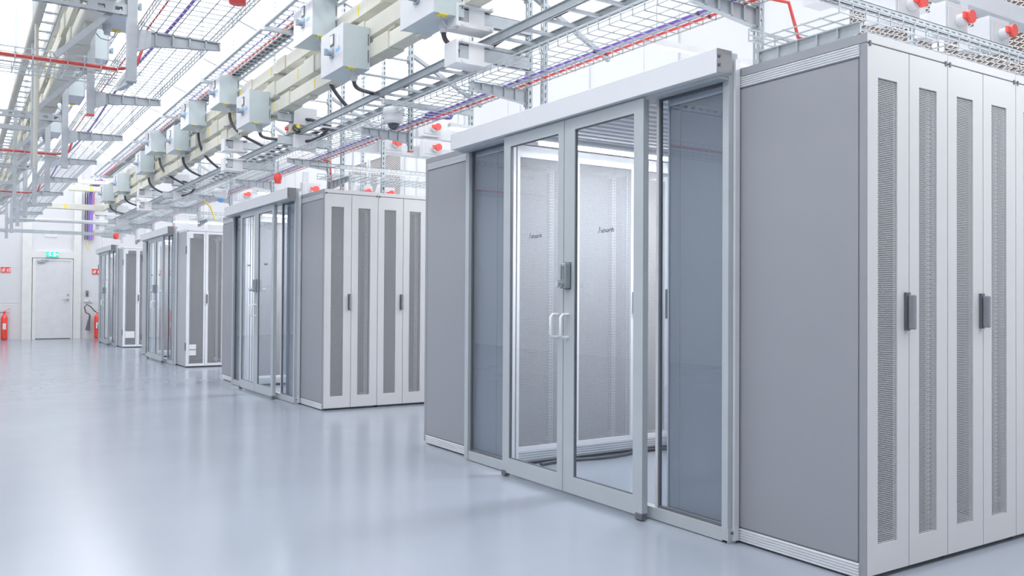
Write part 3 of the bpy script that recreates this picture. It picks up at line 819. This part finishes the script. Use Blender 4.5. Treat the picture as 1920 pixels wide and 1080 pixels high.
for y, w in ((6.30, 'nearest'), (10.5, 'second'), (14.7, 'third')):
    basket('wire_basket_tray', '%s wire basket tray crossing to the left from the hanging line' % w, y, y+.42, 2.69, -1.6, .93, axis='x', h=.07)
    run('red_cable', 'redcable', [(-1.6, y+.03, 2.715), (.2, y+.03, 2.715), (.9, y+.03, 2.715), (1.02, y+.04, 2.75), (1.07, y+.06, 2.9), (1.09, y+.2, 2.985)], .011, 'red cable along the %s crossing tray on the left' % w)
    run('orange_cable', 'orange', [(-1.6, y+.07, 2.715), (.6, y+.07, 2.715), (.9, y+.09, 2.715)], .006, 'thin orange cable in the %s crossing tray on the left' % w)
busbar('lowest of the three beige busbars on the left', .78, .91, 3.26, 3.39, 4.6, 23, 1.4, .5)
busbar('middle of the three beige busbars on the left', .78, .91, 3.52, 3.65, 4.6, 23, 1.4, 1.0)
busbar('topmost of the three beige busbars on the left', .78, .91, 3.78, 3.91, 4.6, 23, 1.4, .2)
t = thing('cable_ladder', 'galvanised cable ladder hanging between posts and busbars on the left', 'cable ladder', (0, 0, 3.86))
for x in (1.14, 1.36): MB().box(x-.004, 4.6, 0, x+.004, 23, .06).build('side_rail', 'galv', t)
for k in range(73): MB().box(1.144, 4.7+.25*k, .008, 1.356, 4.74+.25*k, .026).build('rung', 'galv', t)
t = thing('cable_tray', 'narrow ladder-like cable tray far left beside the pipes', 'cable tray', (0, 0, 3.5))
for x in (.58, .69): MB().box(x-.006, 4.6, 0, x+.006, 23, .04).build('side_rail', 'galv_dim', t)
for k in range(60): MB().box(.586, 4.7+.3*k, .005, .684, 4.72+.3*k, .02).build('rung', 'galv_dim', t)
run('pipe', 'bus_joint', [(.52, 4.6, 3.40), (.52, 23, 3.40)], .03, 'beige-grey pipe running along at the far left of the hanging line', 'pipe')
run('pipe', 'bus_joint', [(.527, 7.9, 2.2), (.527, 7.9, 3.2), (.527, 7.9, CZ-.1)], .016, 'thin vertical brownish pipe behind the left posts', 'pipe')
for i, (x, y) in enumerate(((.55, 8.5), (.34, 10.9), (.62, 12.75), (.30, 13.2), (.50, 14.9), (.45, 17.0))):
    t = thing('slotted_upright', 'galvanised upright behind the left posts, %s from the camera' % ORD[i], 'upright', (x, y, 0), 0, 'uprights behind the left posts')
    post_bm(2.3, CZ-.01).build('channel', 'galv', t); MB().box(-.02,-.02,2.29,.02,.02,2.3).build('end_cap', 'galv_dim', t)
    MB().bar((-.02, 0, 2.62), (-.25, 0, 2.62), .04, .04).build('cross_strut', 'slot_x', t)
for i, (y, z) in enumerate(((7.75, 3.37), (9.25, 3.37), (11.0, 3.37), (13.5, 3.37))):
    t = copy_tree(tap); t['label'] = 'galvanised tap-off box on the left busbars, %s from the camera' % ORD[i]; t['group'] = 'tap-off boxes on the left'
    t.location = (1.175, y, z); t.rotation_euler = (0, 0, PI)
# pipework and busbars crossing near the far wall
for (x0, x1, z, r, m, w) in ((1.3, 3.3, 2.975, .045, 'white', 'white pipe crossing low in front of the far wall'), (2.3, 3.4, 3.955, .045, 'white', 'white pipe crossing high in front of the far wall')):
    run('pipe', m, [(x0, 23.2, z), (x1, 23.2, z)], r, w, 'pipe')
for (x0, x1, z0, z1, w) in ((1.70, 3.05, 3.25, 3.38, 'lower'), (2.25, 3.05, 3.71, 3.83, 'upper')):
    t = thing('busbar', 'beige busbar crossing in front of the far wall, the %s one' % w, 'busbar', (0, 23.05, z0), 0, 'beige busbars')
    MB().box(x0, -.1, 0, x1, .1, z1-z0).build('duct', 'bus', t, bevel=.004)
    MB().box(x0+.45, -.104, .01, x0+.50, -.1, z1-z0-.01).build('yellow_mark', 'yellow', t)
s = MB().box(-1.2, -.04, -.04, 2.0, .04, .04).build('strut_rail', 'galv'); s.location = (1.6, 23.6, 2.72); tag(s, 'steel beam crossing in front of the far wall above the door', 'strut')
for i, (x, m, r, w) in enumerate(((3.10, 'purple', .05, 'thick purple cable bundle'), (3.02, 'black', .014, 'black cable beside the purple bundle'), (2.97, 'black', .014, 'black cable nearest the door column'), (3.18, 'redcable', .012, 'reddish cable beside the purple bundle'))):
    run('riser_cable', m, [(x, WY-.12, 2.72), (x, WY-.12, 3.3), (x, WY-.12, 4.0), (x+.05, WY-.5, 4.15), (x+.02, WY-2.0, 4.15)], r, '%s climbing the far wall' % w, 'cable', 'cables climbing the far wall')
run('yellow_cable', 'yellow', [(3.04, WY-.1, 2.72), (3.03, WY-.1, 2.55), (3.08, WY-.1, 2.45)], .015, 'short yellow cable at the foot of the purple bundle', 'cable')
run('yellow_cable', 'yellow', [(3.35, 14.4, 2.75), (3.45, 14.3, 2.62), (3.5, 14.2, 2.42)], .012, 'yellow cable hanging over the doors of the third pod', 'cable')

# ------------------------------------------------------------------ things on the back wall
t = thing('exit_sign', 'lit green and white emergency exit sign above the far door', 'exit sign', (2.03, WY-.13, 2.215))
MB().box(0, 0, 0, .30, .03, .145).build('sign_body', 'white', t)
MB().box(.006, -.004, .006, .294, 0, .139).build('sign_face', 'exit_green', t)
pic = MB()
pic.prism([(.06,.03),(.085,.06),(.075,.095),(.055,.085),(.05,.065),(.04,.065),(.045,.10),(.09,.11),(.115,.085),(.11,.075),(.09,.09),(.10,.06),(.13,.045),(.13,.03),(.11,.04),(.08,.02)], 'y', -.006, -.004)
pic.cyl((.098,-.006,.122),(.098,-.004,.122),.012,12)
pic.box(.165,-.006,.025,.225,-.004,.118)
pic.prism([(.24,.06),(.262,.06),(.262,.04),(.285,.072),(.262,.104),(.262,.084),(.24,.084)], 'y', -.006, -.004)
pic.build('running_figure', 'exit_white', t)
def fire_sign(x, label):
    t = thing('fire_sign', label, 'sign', (x, WY-.02, 1.78), 0, 'red fire equipment signs')
    for k in (0, 1):
        MB().box(.115*k, 0, 0, .115*k+.105, .012, .14).build('sign_plate', 'ext_red', t)
    pc = MB()
    pc.box(.018, -.003, .02, .042, 0, .075).box(.024,-.003,.078,.036,0,.09).prism([(.055,.02),(.085,.02),(.085,.05),(.095,.085),(.08,.115),(.055,.11)], 'y', -.003, 0)
    pc.box(.14,-.003,.02,.165,0,.09).box(.146,-.003,.092,.16,0,.105).box(.18,-.003,.02,.208,0,.06).box(.18,-.003,.072,.208,0,.115)
    pc.build('pictogram', 'white', t)
fire_sign(.99, 'red fire equipment sign on the far wall above the extinguisher left of the door')
fire_sign(3.17, 'red fire equipment sign on the far wall right of the door, by the farthest pod')
def extinguisher(x, label, co2):
    t = thing('fire_extinguisher', label, 'fire extinguisher', (x, WY-.12, .04), 0, 'fire extinguishers at the far wall')
    h = .62
    MB().lathe((0,0,0), [(.06,-.035),(.075,-.02),(.078,.02),(.078,h-.08),(.06,h-.03),(.03,h),(.028,h+.05)], 20).build('cylinder', 'ext_red', t)
    MB().box(-.04,-.082,.24,.04,-.072,.40).build('label_sheet', 'paper', t)
    MB().lathe((0,0,0), [(.03,h+.05),(.034,h+.07),(.02,h+.1)], 14).bar((-.02,0,h+.09),(.14,0,h+.16),.03,.012).bar((-.02,0,h+.06),(.13,0,h+.08),.03,.012).build('valve', 'ext_red' if not co2 else 'chrome', t)
    if co2:
        MB().tube([(0,0,h+.06),(-.08,-.02,h+.10),(-.17,-.03,h+.22),(-.27,-.03,h+.28),(-.33,-.03,h+.2),(-.29,-.03,h+.05),(-.22,-.03,h+.02),(-.19,-.03,h-.02)], .014, 8).build('hose', 'black', t)
        MB().cyl((-.19,-.03,h-.02),(-.25,-.03,h-.44),.022,14,.055).build('horn', 'dark', t)
    else:
        MB().tube([(0,0,h+.06),(-.1,-.02,h+.07),(-.12,-.03,h-.1),(-.11,-.03,.3)], .012, 8).build('hose', 'black', t)
    MB().box(-.03,.075,.3,.03,.12,.36).build('wall_bracket', 'dark', t)
extinguisher(1.08, 'red fire extinguisher on the far wall left of the door', False)
extinguisher(3.30, 'red fire extinguisher with a black horn on the far wall right of the door', True)
t = thing('card_reader', 'small dark card reader on the far wall right of the door', 'card reader', (3.02, WY-.02, 1.16))
MB().box(0,-.02,0,.06,.02,.16).build('reader_body', 'dark', t, bevel=.004); MB().box(.02,-.022,.11,.04,-.02,.13).build('reader_lamp', 'paper', t)
t = thing('wall_socket', 'white double socket under the card reader on the far wall', 'socket', (2.98, WY-.015, 1.0))
MB().box(0,-.02,0,.18,.015,.08).build('socket_plate', 'white', t, bevel=.003); MB().cyl((.13,-.021,.04),(.13,-.012,.04),.022,14).build('socket_hole', 'galv_dim', t)
run('beam_pole', 'white', [(3.35, 25.6, 2.4), (3.35, 25.6, 4.2)], .02, 'thin white pole by the far wall', 'pole')

# ------------------------------------------------------------------ lamps of the hall, with added fill lights
def lamp(name, loc, size, sy, power, rot=(0,0,0), col=(1,1,1)):
    l = bpy.data.lights.new(name, 'AREA'); l.shape = 'RECTANGLE'; l.size = size; l.size_y = sy; l.energy = power; l.color = col
    o = bpy.data.objects.new(name, l); COL.objects.link(o); o.location = loc; o.rotation_euler = rot
    return o
for k in range(5):
    y = 2.0 + 5.2*k
    lamp('hall_lamp', (1.6, y, CZ-.45), .35, 3.2, 170)
    lamp('ceiling_fill', (1.6, y, CZ-1.15), 3.0, 4.6, 1500, (PI, 0, 0))  # upward fill without a fitting, added to whiten the ceiling
for k in range(4):
    y = 3.6 + 6.3*k
    lamp('row_ceiling_fill', (5.6, y, CZ-1.15), 3.4, 4.6, 1100, (PI, 0, 0))  # same added ceiling fill, above the rack rows
    lamp('aisle_fill', (X0+.9, Y0[k]+2.0, 2.27), 1.4, .25, 210)
for k in range(0, 4):
    lamp('hot_aisle_lamp', (5.3, Y0[k]-1.2, 2.80 if k else 3.1), 2.6 if k else 4.2, .25, 60 if k else 230)
for k in range(3):
    lamp('open_side_fill', (-2.4, 2.0+8*k, CZ-1.2), .6, 5.0, 420, (0, math.radians(-25), 0))  # added side light without a fitting, brightens aisle-facing faces and glass
w = bpy.data.worlds.new('open_front_fill'); SC.world = w; w.use_nodes = True  # even ambient fill let in through the missing front wall
bg = w.node_tree.nodes['Background']; bg.inputs[0].default_value = (.95, .975, 1, 1); bg.inputs[1].default_value = 2.6

# ------------------------------------------------------------------ camera
cam = bpy.data.cameras.new('camera'); co = bpy.data.objects.new('camera', cam); COL.objects.link(co); SC.camera = co
cam.sensor_fit = 'HORIZONTAL'; cam.sensor_width = 36; cam.lens = 1606.98/1920*36; cam.clip_start = .05
yaw, pit, rol = .5757, .012, .0058
fw = Vector((math.sin(yaw)*math.cos(pit), math.cos(yaw)*math.cos(pit), math.sin(pit)))
rt = Vector((math.cos(yaw), -math.sin(yaw), 0)); up = rt.cross(fw)
c, s = math.cos(rol), math.sin(rol)
# image roll: picture axes turned by rol
r2 = rt*c + up*s; u2 = up*c - rt*s
co.matrix_world = Matrix(((r2.x,u2.x,-fw.x,0),(r2.y,u2.y,-fw.y,0),(r2.z,u2.z,-fw.z,1.175),(0,0,0,1)))

vs = SC.view_settings
vs.view_transform = 'Standard'; vs.look = 'None'; vs.gamma = 1; vs.use_curve_mapping = False; vs.exposure = -2.0
SC.cycles.use_denoising = True
SC.cycles.max_bounces = 8; SC.cycles.transparent_max_bounces = 16; SC.cycles.sample_clamp_indirect = 6
SC.cycles.caustics_reflective = False; SC.cycles.caustics_refractive = False
